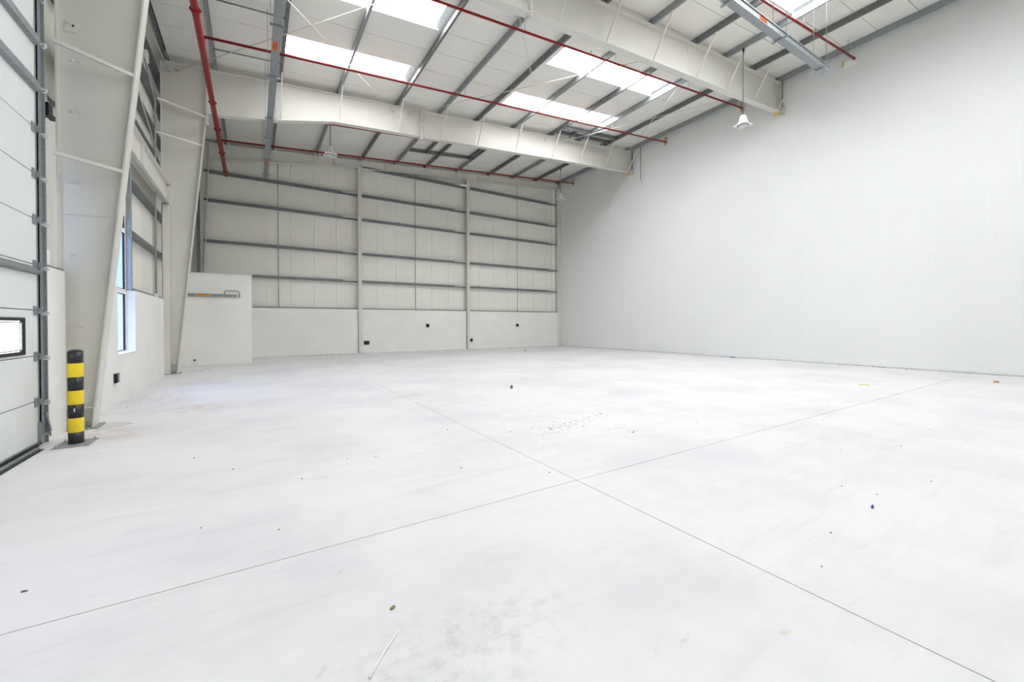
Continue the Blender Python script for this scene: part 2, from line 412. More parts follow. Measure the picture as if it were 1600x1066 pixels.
# ---------------------------------------------------------------- window in the left wall
wn = thing('window_1', (-2.47, 11.9, 0.95), kind='structure')
zs = [(0.97, 2.26), (2.34, 3.63), (3.71, 4.02)]
def frame(p, name, mt, x0, x1, y0, y1, z0, z1, t):
    m = MB(); m.box(x0, x1, y0, y0 + t, z0, z1).box(x0, x1, y1 - t, y1, z0, z1).box(x0, x1, y0 + t, y1 - t, z0, z0 + t).box(x0, x1, y0 + t, y1 - t, z1 - t, z1)
    return m.build(name, mt, p)
for z0, z1 in zs:
    fo = frame(wn, 'sash_frame', 'white', -2.51, -2.455, WY0 + .005, WY1 - 0.005, z0 - .035, z1 + .035, 0.045)
    frame(fo, 'gasket', 'rubber', -2.50, -2.462, WY0 + .05, WY1 - .05, z0 + .01, z1 - .01, 0.012)
    MB().box(-2.485, -2.477, WY0 + .055, WY1 - .055, z0 + .015, z1 - .015).build('pane', 'glass', fo)
MB().box(-2.50, -2.46, (WY0 + WY1) / 2 - .02, (WY0 + WY1) / 2 + .02, .98, 4.02).build('mullion', 'white', wn)
MB().box(-2.50, XL + .012, WY0 + .01, WY1 - .0, 0.945, 0.962).build('sill_board', 'white', wn)
for yy_ in (WY0 - .03, WY1 + .0): MB().box(-2.74, -2.455, yy_, yy_ + .03, 2.33, 4.06).build('side_lining', 'cream', wn)
MB().box(-2.62, -2.44, WY0 - .03, WY1 + .03, 4.055, 4.10).build('head_lining', 'cream', wn)

# ---------------------------------------------------------------- shut sectional overhead door
dr = thing('door_1', (-2.36, 5.7, 0), kind='structure')
zj = [0.045] + [0.583 + 0.579 * i for i in range(10)]
XD = -2.34
psrc = None
for i, (a, b) in enumerate(zip(zj[:-1], zj[1:])):
    m = MB(); g = 0.005
    if i == 2:   # the section with a glazed light
        wy0, wy1, wz0, wz1 = 6.35, 7.27, 1.225, 1.61
        m.box(XD - .04, XD, DY0, wy0, a + g, b - g).box(XD - .04, XD, wy1, DY1 - .02, a + g, b - g)
        m.box(XD - .04, XD, wy0, wy1, a + g, wz0).box(XD - .04, XD, wy0, wy1, wz1, b - g)
        m.build('door_panel', 'doorp', dr)
        fr = frame(dr, 'light_frame', 'rubber', XD - .045, XD + .014, wy0 - .03, wy1 + .03, wz0 - .03, wz1 + .03, 0.038)
        frame(fr, 'light_bead', 'galv', XD - .035, XD + .004, wy0 + .02, wy1 - .02, wz0 + .02, wz1 - .02, 0.012)
        MB().box(XD - .03, XD - .022, wy0, wy1, wz0, wz1).build('pane', 'doorlite', fr)
    else:
        m.box(XD - .04, XD, DY0, DY1 - .02, a + g, b - g).build('door_panel', 'doorp', dr, bevel=0.004)
MB().box(XD - .06, XD - .045, DY0, DY1 - .02, 0.02, 5.8).build('backing', 'rubber', dr)
MB().box(XD - .05, XD + .006, DY0, DY1 - .02, 0.0, 0.05).build('bottom_seal', 'rubber', dr)
MB().box(XD - .05, XD + .010, DY0, DY1 - .02, 0.05, 0.068).build('bottom_rail', 'galv', dr)
MB().box(XD + .03, XD + .075, DY0, DY1 - .2, 0.0, 0.022).build('threshold_strip', 'galv', dr)
MB().box(XD + .075, XD + .12, DY0, DY1 - .25, 0.0, 0.006).build('threshold_strip', 'rubber', dr)
for zc, h_ in ((5.17, 0.13), (4.585, 0.13)):
    m = MB(); m.prism([(XD, zc - h_ / 2), (XD + .055, zc - h_ / 2 + .02), (XD + .055, zc + h_ / 2 - .02), (XD, zc + h_ / 2), (XD, zc + h_ / 2 - .006), (XD + .045, zc + .03), (XD + .045, zc - .03), (XD, zc - h_ / 2 + .006)], DY0, DY1 - .03, 1)
    m.build('stiffening_rail', 'galv', dr)
m = MB(); m.box(XD, XD + .02, DY0, DY1 - .03, 2.19, 2.285).tube([(XD + .032, DY0, 2.225), (XD + .032, DY1 - .03, 2.225)], 0.026, 10)
m.build('stiffening_rail', 'galv', dr)
# guide track
MB().box(-2.43, -2.42, DY1 - .02, DY1 + .23, 0, 7.2).build('track_backing', 'galvd', dr)
MB().box(-2.42, -2.318, DY1 + .208, DY1 + .220, 0, 7.2).build('track_angle', 'galv', dr)
m = MB().box(-2.42, -2.345, DY1 - .018, DY1 - .010, 0, 7.2).box(-2.353, -2.345, DY1 - .018, DY1 + .035, 0, 7.2).box(-2.36, -2.35, DY1 + .10, DY1 + .208, 0, 7.2).box(-2.42, -2.35, DY1 + .10, DY1 + .108, 0, 7.2)
m.build('guide_track', 'galv', dr)
hsrc = None
for i, z in enumerate(zj[1:]):
    at = (XD, DY1, z)
    if hsrc is None:
        m = MB().box(XD, XD + .012, DY1 - .13, DY1 - .025, z - .07, z + .05).box(XD + .012, XD + .05, DY1 - .05, DY1 - .03, z - .05, z + .03)
        m2 = MB().tube([(XD + .045, DY1 - .04, z - .035), (XD + .045, DY1 + .14, z - .035)], 0.011, 8)
        m3_ = MB().lathe([(.026, 0), (.030, .008), (.030, .022), (.026, .03)], (XD + .045, DY1 + .10, z - .035), 14, (0, 1, 0)).box(XD + .03, XD + .10, DY1 + .01, DY1 + .03, z - .06, z - .045)
        h0 = m.build('hinge', 'galv', dr); h1 = m2.build('roller_shaft', 'galv', dr); h2 = m3_.build('roller', 'lens', dr); hsrc = at
    else:
        for h in (h0, h1, h2): share(h, dr, at, hsrc)
m = MB().box(XD, XD + .03, DY1 - .04, DY1 + .05, .05, .30).bar((XD + .05, DY1 + .02, .42), (XD + .07, DY1 + .10, .16), .03, .02).tube([(XD + .05, DY1 - .03, .14), (XD + .05, DY1 + .13, .14)], .014, 8)
m.tube([(XD + .06, DY1 + .05, .42), (XD + .075, DY1 + .09, .1)], .01, 6); m.build('bottom_bracket', 'galv', dr)
MB().box(-2.60, -2.45, DY0 - .1, DY1 + .12, 5.75, 5.9).build('lintel', 'galvd', dr)
MB().box(-2.60, -2.50, DY1 + .05, DY1 + .74, 3.95, 9.0).build('jamb_post', 'galv', dr)

# ---------------------------------------------------------------- block enclosure in the far left corner
wc = thing('wall_corner', (-1.2, 19.76, 0), kind='structure')
MB().box(-2.60, -0.07, 19.76, YB, 0, 3.50).build('rendered_block', 'block', wc)
MB().box(-2.60, -0.06, 19.745, YB, 3.50, 3.545).build('top_screed', 'block', wc, bevel=0.008)
MB().box(-2.0, -0.55, 19.75, 19.95, 3.545, 3.56).build('screed_lip', 'patch', wc)

# ---------------------------------------------------------------- portal columns
def bolts(parent, pts, d, r=0.016, h_=0.014, mt='cream', name='bolt'):
    s0 = None
    for p in pts:
        if s0 is None:
            s0 = MB().lathe([(r * 1.35, 0), (r * 1.35, h_ * .3), (r, h_ * .3), (r, h_)], p, 6, d).build(name, mt, parent); p0 = p
        else: share(s0, parent, p, p0)

def column(y, label, detail):
    t = thing('portal_column', (-2.25, y, 0), label, 'column', 'tapered portal columns')
    xo = -2.39
    def xi(z): return -2.07 + 0.0945 * z if z < 8.4 else -1.276
    top = ZR(-1.25)
    wbp = MB().prism([(xo, 0.02), (xi(0.02), 0.02), (xi(8.4), 8.4), (-1.276, ZR(-1.276)), (xo, ZR(xo))], y - .008, y + .008, 1).build('web', 'cream', t)
    MB().box(xo - .02, xo, y - .125, y + .125, 0.02, ZR(xo)).build('outer_flange', 'cream', t)
    m = MB().prism([(xi(0.02), 0.02), (xi(0.02) + .022, 0.02), (xi(8.4) + .022, 8.4), (xi(8.4), 8.4)], y - .125, y + .125, 1)
    m.build('inner_flange', 'cream', t)
    ep = MB().box(-1.276, -1.240, y - .125, y + .125, 8.15, ZR(-1.25)).build('end_plate', 'cream', t)
    MB().ribbon([(xo - .02, ZR(xo - .02) + .0), (-1.25, ZR(-1.25))], .02, y - .125, y + .125).build('cap_flange', 'cream', t)
    m = MB().prism([(xo, 8.42), (-1.28, 8.25), (-1.28, 8.235), (xo, 8.405)], y - .12, y + .12, 1)
    m.build('haunch_stiffener', 'cream', t)
    m = MB().box(xo, xi(.32), y - .12, y + .12, .305, .32); m.build('base_stiffener', 'cream', t)
    bp_ = MB().box(xo - .06, -1.98, y - .20, y + .20, 0.0, 0.022).build('base_plate', 'plate', t)
    bolts(bp_, [(xx, y + s, .022) for xx in (-2.32, -2.22, -2.13) for s in (-.08, .08)], (0, 0, 1), .018, .07, 'galv', 'anchor_bolt')
    zz = [5.49, 4.74, 3.68, 2.615, 1.55]
    bolts(wbp, [(xx, y - .008, z) for z in zz for xx in (-2.27, -2.185)], (0, -1, 0), .020, .014)
    bolts(ep, [(-1.24, y + s, z) for z in (8.3, 8.5, 8.7, 8.95, 9.2, 9.45, 9.65) for s in (-.08, .08)], (1, 0, 0), .016, .03)
    return t
c1 = column(Y1, 'tapered cream steel column beside the black and yellow bollard', True)
MB().box(-2.33, -2.205, Y1 - .02, Y1 - .008, 5.90, 6.06).build('rod_anchor_plate', 'cream', c1)
m = MB().bar((-2.335, Y1 - .03, 6.01), (-2.28, Y1 - .06, 6.03), .03, .02); m.build('anchor_lug', 'cream', c1)
bolts(c1, [(-2.305, Y1 - .02, 6.03), (-2.245, Y1 - .02, 6.0)], (0, -1, 0), .012, .006, 'black', 'bolt_hole')
m = MB().bar((-2.37, Y1 - .012, 3.20), (-1.80, Y1 - .012, 3.21), .006, .006); m.build('weld_seam', 'cream', c1)
m = MB().bar((-1.95, Y1 - .05, 2.32), (-1.86, Y1 - .05, 2.32), .02, .02); m.build('web_cleat', 'cream', c1)
c2 = column(Y2, 'tapered cream steel column at the end of the left block wall by the enclosure', True)
def strut(parent, p, q, wd=.05):
    MB().bar(p, q, wd, .05).build('flange_brace', 'cream', parent)
strut(c1, (-2.37, 8.36, 5.57), (-1.545, 8.585, 5.43), .05); strut(c1, (-2.37, 8.34, 3.985), (-1.69, 8.585, 3.915), .05)
strut(c2, (-2.41, 16.05, 8.33), (-1.28, 16.63, 8.31), .045); strut(c2, (-2.41, 15.9, 7.27), (-1.375, 16.63, 7.35), .045)
bolts(c2, [(-2.21, Y2 - .008, 9.53), (-2.05, Y2 - .008, 9.66)], (0, -1, 0), .02, .02, 'plate', 'rod_end')
# far corner column of the gable frame
t = thing('corner_column', (-1.9, YB + .05, 0), 'slim tapered cream column in the dark corner behind the block enclosure', 'column')
m = MB().prism([(-2.38, 3.4), (-1.93, 3.4), (-1.68, 9.6), (-1.66, ZR(-1.66)), (-2.38, ZR(-2.38))], YB + .06, YB + .072, 1); m.build('web', 'cream', t)
MB().prism([(-1.93, 3.4), (-1.90, 3.4), (-1.65, 9.6), (-1.65, ZR(-1.65)), (-1.68, ZR(-1.68)), (-1.68, 9.6)], YB - .04, YB + .17, 1).build('inner_flange', 'cream', t)
MB().box(-2.40, -2.38, YB - .04, YB + .17, 3.4, ZR(-2.4)).build('outer_flange', 'cream', t)
tag(MB().box(-2.14, -2.02, YB - .16, YB - .05, 3.50, 7.95).build('corner_channel', 'galvd', origin=(-2.08, YB - .1, 3.5)), 'galvanised steel channel standing in the corner on top of the block enclosure', 'channel')

# ---------------------------------------------------------------- rafters
def rafter(y, label):
    t = thing('portal_rafter', (8.5, y, ZR(8.5) - 1.1), label, 'beam', 'cream portal rafters')
    xs_ = [-1.24, 0.68, 2.57, 5.985]; xs2 = [6.015, 18.70]
    web = [(x, ZB(x)) for x in xs_] + [(5.985, ZR(5.985)), (-1.24, ZR(-1.24))]
    web2 = [(x, ZB(x)) for x in xs2] + [(18.70, ZR(18.70)), (6.015, ZR(6.015))]
    for wv in (web, web2): MB().prism(wv, y - .006, y + .006, 1).build('web', 'cream', t)
    for a in (xs_, xs2):
        MB().ribbon([(a[0], ZR(a[0])), (a[-1], ZR(a[-1]))], .02, y - .125, y + .125).build('top_flange', 'cream', t)
        MB().ribbon([(x, ZB(x) + .02) for x in a], .022, y - .125, y + .125).build('bottom_flange', 'cream', t)
    MB().box(-1.24, -1.205, y - .125, y + .125, 8.15, ZR(-1.2)).build('end_plate', 'cream', t)
    spl = [MB().box(a, a + .028, y - .13, y + .13, ZB(6) - .09, ZR(6) + .005).build('splice_plate', 'cream', t) for a in (5.97, 6.0)]
    bolts(spl[0], [(5.97, y + s, ZB(6) + dz) for dz in (-.05, .12, .25, .4, .6, .8, .95) for s in (-.08, .08)], (-1, 0, 0), .018, .04)
    bolts(spl[1], [(6.028, y + s, ZB(6) + dz) for dz in (-.05, .12, .25, .4, .6, .8, .95) for s in (-.08, .08)], (1, 0, 0), .018, .04)
    wep = MB().box(18.70, 18.73, y - .13, y + .13, ZB(18.7) - .09, ZR(18.7)).build('wall_end_plate', 'cream', t)
    bolts(wep, [(18.70, y + s, ZB(18.7) + dz) for dz in (-.05, .1, .25, .4, .55, .7, .85, 1.0) for s in (-.08, .08)], (-1, 0, 0), .018, .04, 'plate')
    MB().box(18.735, 18.84, y - .12, y + .12, ZB(18.7) - .06, ZR(18.7) + .02).build('packer', 'galvd', t)
    MB().box(18.56, 18.70, y - .10, y + .12, ZB(18.6) - .13, ZB(18.6) - .003).build('foam_packer', 'foam', t)
    MB().box(18.735, 18.84, y - .22, y - .12, ZB(18.7) - .12, ZB(18.7) + .16).build('sealant_smear', 'patch', t)
    for xp in PURL[2:]:
        if xp > 18.3: xb_ = 18.45
        else: xb_ = xp + .05
        MB().bar((xp + .05, y - .82, ZR(xp) + .03), (xb_, y - .10, ZB(xb_) + .04), .06, .03, (1, 0, 0)).build('flange_brace', 'cream', t)
    for xp in (4.86, 5.45, 12.55, 13.4, 18.35):
        MB().box(xp - .05, xp + .05, y - .022, y - .006, ZR(xp) - .30, ZR(xp) - .12).build('rod_anchor_plate', 'cream', t)
    return t
rafter(Y1, 'deep cream portal rafter with the square high bay lamp hanging beside its end')
rafter(Y2, 'deep cream portal rafter joined to the column by the block enclosure')
# gable rafter along the end wall
t = thing('gable_rafter', (8.5, YB + .05, ZR(8.5) - .4), 'shallow cream gable rafter running along the top of the end wall', 'beam')
def ZG(x): return ZR(x) - (0.62 if x < 2.4 else 0.62 - 0.22 * min(1, (x - 2.4) / 3.2)) + .0
MB().prism([(-1.65, 9.12), (2.9, 9.83), (8.4, ZR(8.4) - .38), (18.5, ZR(18.5) - .36), (18.5, ZR(18.5)), (-1.65, ZR(-1.65))], YB + .055, YB + .067, 1).build('web', 'cream', t)
MB().ribbon([(-1.65, 9.12), (2.9, 9.83), (8.4, ZR(8.4) - .38), (18.5, ZR(18.5) - .36)], .018, YB - .04, YB + .16).build('bottom_flange', 'cream', t)
MB().ribbon([(-1.65, ZR(-1.65)), (18.5, ZR(18.5))], .016, YB - .04, YB + .16).build('top_flange', 'cream', t)
for xp in PURL[1:]:
    for dx in (-.14, .14):
        if xp + dx > 18.6: continue
        MB().bar((xp + .04 + dx, YB - .55, ZR(xp) + .03), (xp + .04, YB + .0, ZR(xp) - (.45 if xp < 3 else .33)), .04, .012).build('flange_brace', 'cream', t)
for xp in (3.65, 6.3, 12.1): MB().box(xp - .01, xp + .01, YB - .03, YB + .06, ZR(xp) - .36, ZR(xp) - .02).build('stiffener', 'cream', t)

# ---------------------------------------------------------------- purlins
def cprof(w_, h_, t_, lip): # web on the left, flanges to the right
    return [(0, 0), (w_, 0), (w_, lip), (w_ - t_, lip), (w_ - t_, t_), (t_, t_), (t_, h_ - t_), (w_ - t_, h_ - t_), (w_ - t_, h_ - lip), (w_, h_ - lip), (w_, h_), (0, h_)]
for i, xp in enumerate(PURL):
    n = len(PURL) - 1 - i
    if i == 0: lab = 'galvanised eaves purlin along the top of the left wall'
    elif n == 0: lab = 'galvanised roof purlin lying directly against the tall white panel wall'
    elif i == 1: lab = 'galvanised roof purlin next to the red sprinkler main, first in from the left eaves'
    else: lab = 'galvanised roof purlin, %s one out from the purlin against the tall white panel wall' % ORD[n - 1]
    t = thing('purlin', (xp, 7, ZR(xp)), lab, 'purlin', 'roof purlins')
    slope = 0.0874 * .075
    prof = [(xp + a, ZR(xp) + b + 0.0874 * a) for a, b in cprof(.075, PD, .006, .022)]
    MB().prism(prof, YF, YB + .27, 1).build('section', 'galv' if i % 2 else 'galvd', t)
    for yf in (Y1, Y2):
        rc = MB().box(xp - .012, xp - .001, yf - .09, yf + .09, ZR(xp), ZR(xp) + .17).build('rafter_cleat', 'galv', t)
        bolts(rc, [(xp - .012, yf + s, ZR(xp) + dz) for s in (-.05, .05) for dz in (.06, .13)], (-1, 0, 0), .01, .01, 'galv')
        MB().box(xp + .07, xp + .083, yf - .55, yf - .13, ZR(xp) + .02, ZR(xp) + .19).build('sleeve', 'galv', t)

# sag bars between the two purlins at the left eaves
for i, yv in enumerate((9.4, 11.2, 13.2, 15.55, 18.1, 19.9)):
    lab = 'thin galvanised tie bar above the red main, '
    lab += ('between the haunched rafter and the end wall' if yv > Y2 else 'between the two haunched rafters')
    tag(MB().tube([(-1.05 + .07, yv, ZR(-1) + .10), (0.80, yv, ZR(.8) + .10)], .018, 8).build('tie_bar', 'galvd', origin=(-.1, yv, ZR(0))), lab, 'tie bar',
        'tie bars beyond the haunched rafter' if yv > Y2 else 'tie bars before the haunched rafter')

# ---------------------------------------------------------------- roof bracing rods
def rod(p, q, label, name='bracing_rod', r=.013, grp='roof bracing rods', mt='cream'):
    t = thing(name, p, label, 'rod', grp)
    MB().tube([p, q], r, 8).build('rod', mt, t)
    d = (Vector(q) - Vector(p)).normalized()
    for e, s in ((p, 1), (q, -1)):
        e = Vector(e); MB().tube([e, e + d * s * .16], r * 1.7, 8).build('end_nut', mt, t)
def rz(x): return ZR(x) - .22
PAIR = [(-2.02, 4.86), (5.45, 12.55), (13.4, 18.35)]
wh = ['in the columns roof bay', 'in the middle roof bay', 'in the white wall roof bay']
for (xa, xb), s in zip(PAIR, wh):
    rod((xa, Y2 - .02, rz(xa)), (xb, Y1 + .02, rz(xb)), 'cream bracing rod %s, low end towards the end wall' % s)
    rod((xa, Y1 + .02, rz(xa)), (xb, Y2 - .02, rz(xb)), 'cream bracing rod %s, high end towards the end wall' % s)
rod((-2.33, Y1 + .02, 8.9), (-2.21, Y2 - .02, 9.53), 'thin cream tie rod running from column to column along the left eaves', grp='left wall tie rods')
rod((-2.40, 9.2, 8.85), (-2.40, 16.6, 6.45), 'thin cream diagonal rod crossing the cladding above the header beam', grp='left wall tie rods')

# ---------------------------------------------------------------- end wall posts and girts
def post(x, label):
    t = thing('wind_post', (x, YB, 0), label, 'post', 'end wall posts')
    ztop = ZR(x) - .36
    MB().box(x - .09, x + .09, YB - .10, YB - .085, 0, ztop).build('inner_flange', 'cream', t)
    MB().box(x - .006, x + .006, YB - .085, YB + .20, 0, ztop).build('web', 'cream', t)
    MB().box(x - .09, x + .09, YB + .20, YB + .215, 0, ztop).build('outer_flange', 'cream', t)
    MB().box(x - .12, x + .12, YB - .13, YB + .0, 0, .015).build('base_plate', 'plate', t)
    return t
GZ = [2.385, 3.85, 5.36, 7.23, 8.54, 10.08]
p1 = post(PX[0], 'slim cream wind post on the end wall, closer to the block enclosure')
p2 = post(PX[1], 'slim cream wind post on the end wall, closer to the tall white panel wall')
p3 = thing('corner_post', (18.65, YB, 0), 'cream corner post where the end wall meets the tall white panel wall', 'post', 'end wall posts')
MB().box(18.52, 18.83, YB - .02, YB + .20, 0, ZR(18.6) - .34).build('shaft', 'cream', p3)
MB().box(18.74, 18.84, YB - .08, YB - .02, 0, ZR(18.6) - .34).build('edge_angle', 'cream', p3)
MB().box(18.45, 18.84, YB - .12, YB + .18, 0, .015).build('base_plate', 'plate', p3)
bays = [(-1.9, PX[0] - .09, 'by the block enclosure', 5), (PX[0] + .09, PX[1] - .09, 'between the two wind posts', 6), (PX[1] + .09, 18.52, 'by the tall white panel wall', 6)]
for (a, b, s, n) in bays:
    for i in range(n):
        if i == 0 and a < 0: a2 = -.05
        elif i == 1 and a < 0: a2 = -.05
        else: a2 = a
        z = GZ[i]
        t = thing('girt', ((a2 + b) / 2, YB + .1, z), ('galvanised wall girt resting on the rendered base, ' if i == 0 else 'galvanised wall girt, %s above the rendered base, ' % ORD[i - 1]) + s, 'girt', 'end wall girts')
        y0 = YB + .035
        h_ = .10 if i else .04
        prof = [(y0, z), (y0 + .24, z), (y0 + .24, z + h_), (y0 + .234, z + h_), (y0 + .234, z + .006), (y0 + .006, z + .006), (y0 + .006, z + h_ - .006), (y0 + .02, z + h_ - .006), (y0 + .02, z + h_), (y0, z + h_)]
        MB().prism(prof, a2, b, 0).build('section', 'galvd', t)
        if i:
            MB().box(b - .05, b - .0, y0 + .03, y0 + .20, z + .006, z + .10).build('end_cleat', 'cream', t)
            MB().prism([(b - .78, y0 - .012), (b - .73, y0 - .012), (b + .05, YB - .11), (b + .05, YB - .075)][::1] if b < 18 else [(b - .80, y0 - .01), (b - .8, y0 - .05), (b + .05, y0 - .06), (b + .05, y0 - .02)], z + .045, z + .085, 2).build('flange_brace', 'cream', t)
for xs_, s in ((1.05, bays[0][2]), (8.04, bays[1][2]), (15.15, bays[2][2])):
    tag(MB().tube([(xs_, YB + .12, 2.40), (xs_, YB + .12, ZR(xs_) - .1)], .014, 6).build('sag_rod', 'galvd', origin=(xs_, YB + .12, 2.4)), 'thin upright steel sag rod linking the wall girts ' + s, 'rod', 'sag rods')

# ---------------------------------------------------------------- left wall steelwork
for i, (z, h_) in enumerate(((3.72, .20), (4.95, .20), (6.55, .20), (7.32, .20), (8.35, .20), (9.3, .2))):
    y0 = WY1 + .04 if z < 4.1 else 9.0
    t = thing('girt', (-2.5, 14, z), 'galvanised girt on the left wall cladding, %s above the block base' % ORD[i], 'girt', 'left wall girts')
    prof = [(-2.615, z), (-2.42, z), (-2.42, z + .07), (-2.426, z + .07), (-2.426, z + .006), (-2.609, z + .006), (-2.609, z + .07), (-2.615, z + .07)]
    MB().prism(prof, y0, 22.9 if z > 3.9 else 19.7, 1).build('section', 'galvd', t)
    MB().box(-2.432, -2.424, y0, y0 + .01, z, z + .07).build('end_cap', 'galvd', t)
t = thing('girt', (-2.45, 14.3, 2.36), 'galvanised sill channel lying on top of the left block base', 'girt', 'left wall girts')
MB().box(-2.46, -2.36, WY1 + .12, 16.05, 2.352, 2.40).build('section', 'galv', t)
# header beam between the two columns
t = thing('header_beam', (-2.30, 12.6, 5.32), 'cream steel I beam spanning between the two tapered columns along the left wall', 'beam')
za, zb_ = 5.33, 5.99
MB().box(-2.305, -2.295, Y1 + .02, Y2 - .03, za, zb_).build('web', 'cream', t)
MB().box(-2.39, -2.20, Y1 + .02, Y2 - .03, zb_ - .016, zb_).build('top_flange', 'cream', t)
MB().box(-2.39, -2.20, Y1 + .02, Y2 - .03, za, za + .016).build('bottom_flange', 'cream', t)
hp = MB().box(-2.40, -2.17, Y2 - .03, Y2 - .008, za - .06, zb_ + .03).build('end_plate', 'cream', t)
bolts(hp, [(xx, Y2 - .03, z) for xx in (-2.26, -2.20) for z in (5.36, 5.55, 5.75, 5.93)], (0, -1, 0), .018, .03)
MB().box(-2.295, -2.22, 13.2, 13.21, za, zb_).build('stiffener', 'cream', t)
tag(MB().box(-2.375, -2.225, Y2 - .22, Y2 - .04, 0.02, 5.30).build('support_post', 'cream', origin=(-2.3, Y2 - .12, 0), bevel=.006), 'cream box post standing under the end of the header beam against the far column', 'post')
tag(MB().box(-2.45, -2.36, WY1 + .01, WY1 + .10, 2.33, 5.33).build('window_post', 'galv', origin=(-2.4, WY1 + .05, 2.33), bevel=.008), 'galvanised square post standing on the block wall beside the tall window', 'post')
t = thing('conduit', (-2.33, 15.25, 2.36), 'thin galvanised conduit rising from the left block wall with a bend at the top', 'conduit')
MB().tube([(-2.335, 15.22, 2.40), (-2.335, 15.24, 5.2), (-2.345, 15.4, 7.8), (-2.35, 15.42, 7.95), (-2.37, 15.3, 8.12), (-2.39, 14.9, 8.35), (-2.40, 14.4, 8.6)], .02, 8).build('pipe', 'galv', t)
MB().box(-2.40, -2.30, 15.13, 15.30, 2.33, 2.43).build('base_box', 'white', t)
t = thing('junction_box', (-2.42, 14.85, 8.8), 'small white junction box high on the left wall under the eaves', 'box')
MB().box(-2.62, -2.40, 14.72, 14.95, 8.75, 9.02).build('body', 'white', t, bevel=.01); MB().box(-2.40, -2.392, 14.74, 14.93, 8.77, 9.0).build('lid', 'lens', t)
t = thing('limit_switch', (-2.36, 8.2, 4.42), 'black switch box mounted beside the top of the door track', 'switch')
MB().box(-2.60, -2.33, 8.07, 8.2, 4.40, 4.58).build('body', 'black', t, bevel=.01); MB().box(-2.40, -2.34, 8.2, 8.33, 4.41, 4.48).build('connector', 'black', t, bevel=.01)
MB().box(-2.62, -2.60, 7.95, 8.55, 4.3, 4.66).build('bracket', 'galvd', t)
t = thing('socket_outlet', (-2.3, 8.1, 2.45), 'small white box on the ledge between the door track and the column', 'box')
MB().box(-2.45, -2.35, 8.0, 8.12, 2.37, 2.58).build('body', 'white', t, bevel=.008)
MB().box(-2.61, -2.45, 8.0, 8.1, 2.37, 2.44).build('bracket', 'galvd', t)

# ---------------------------------------------------------------- sprinkler pipes
def zp(x): return 9.665 + 0.0868 * x
t = thing('sprinkler_main', (-1.01, 15, 8.25), 'thick red sprinkler main pipe running along the left side under the rafters', 'pipe')
XM, ZM = -1.01, 8.25
MB().tube([(XM, -6, ZM), (XM, 22.3, ZM)], .072, 14).build('pipe', 'red', t)
for yv in (11.0, 15.3, 17.3, 19.6, 21.9):
    cpl = MB().tube([(XM, yv - .05, ZM), (XM, yv + .05, ZM)], .086, 14).build('coupling', 'red', t)
    MB().box(XM - .105, XM + .105, yv - .018, yv + .018, ZM - .02, ZM + .02).build('coupling_bolt', 'red', cpl)
MB().tube([(XM, 22.28, ZM), (XM, 22.36, ZM)], .084, 14).build('end_cap', 'red', t)
MB().tube([(XM, 12.95, ZM), (XM, 13.15, ZM)], .074, 14).build('white_mark', 'white', t) if False else None
BR = [(2.03, 'nearest the overhead door'), (6.11, 'above the short suspended trunking'), (10.19, 'between the rafter and the daylight strips'), (14.27, 'under the daylight strips'), (18.55, 'just past the rafter with the roof hatch'), (21.83, 'closest to the end wall')]
for yv, s in BR[1:]:
    t = thing('sprinkler_branch', (8.8, yv, zp(8.8)), 'thin red sprinkler branch pipe across the roof, ' + s, 'pipe', 'sprinkler branch pipes')
    MB().tube([(XM - .11, yv, zp(XM - .11)), (18.72, yv, zp(18.72))], .035, 10).build('pipe', 'red', t)
    MB().tube([(XM, yv, ZM), (XM - .05, yv, ZM + .35), (XM - .11, yv, ZM + .75), (XM - .11, yv, zp(XM - .11))], .03, 10).build('riser', 'red', t)
    MB().tube([(18.66, yv, zp(18.7)), (18.76, yv, zp(18.76))], .042, 10).build('end_cap', 'red', t)
    hs = None
    for j in range(7):
        xx = .55 + 3.0 * j
        if xx > 18.3: break
        if hs is None:
            m = MB().tube([(xx, yv, zp(xx)), (xx, yv, zp(xx) + .09)], .012, 6).lathe([(.03, 0), (.03, .008)], (xx, yv, zp(xx) + .12), 10).bar((xx - .018, yv, zp(xx) + .08), (xx - .018, yv, zp(xx) + .125), .008, .008).bar((xx + .018, yv, zp(xx) + .08), (xx + .018, yv, zp(xx) + .125), .008, .008)
            hs = m.build('sprinkler_head', 'wood', t); h0 = (xx, yv, zp(xx))
        else: share(hs, t, (xx, yv, zp(xx)), h0)
    for xp in PURL[3::2]:
        xh = xp + .07 if xp < 18 else 18.2
        MB().tube([(xh, yv, zp(xh)), (xh, yv, ZC(xh) - .02 if xp > 18 else ZR(xp) + .02)], .007, 6).build('hanger_rod', 'galv', t)
        MB().tube([(xh - .012, yv, zp(xh)), (xh + .012, yv, zp(xh))], .034, 10).build('pipe_clip', 'galv', t)
    MB().box(18.76, 18.84, yv + (.05 if yv != 6.11 else .34), yv + (.12 if yv != 6.11 else .40), zp(18.7) - .12, zp(18.7) + (.30 if yv != 6.11 else .10)).build('wall_opening_edge', 'foam', t)
    if yv == 6.11: MB().box(18.80, 18.84, yv - .04, yv + .36, zp(18.7) - .14, zp(18.7) + .06).build('wall_opening_patch', 'paper', t)

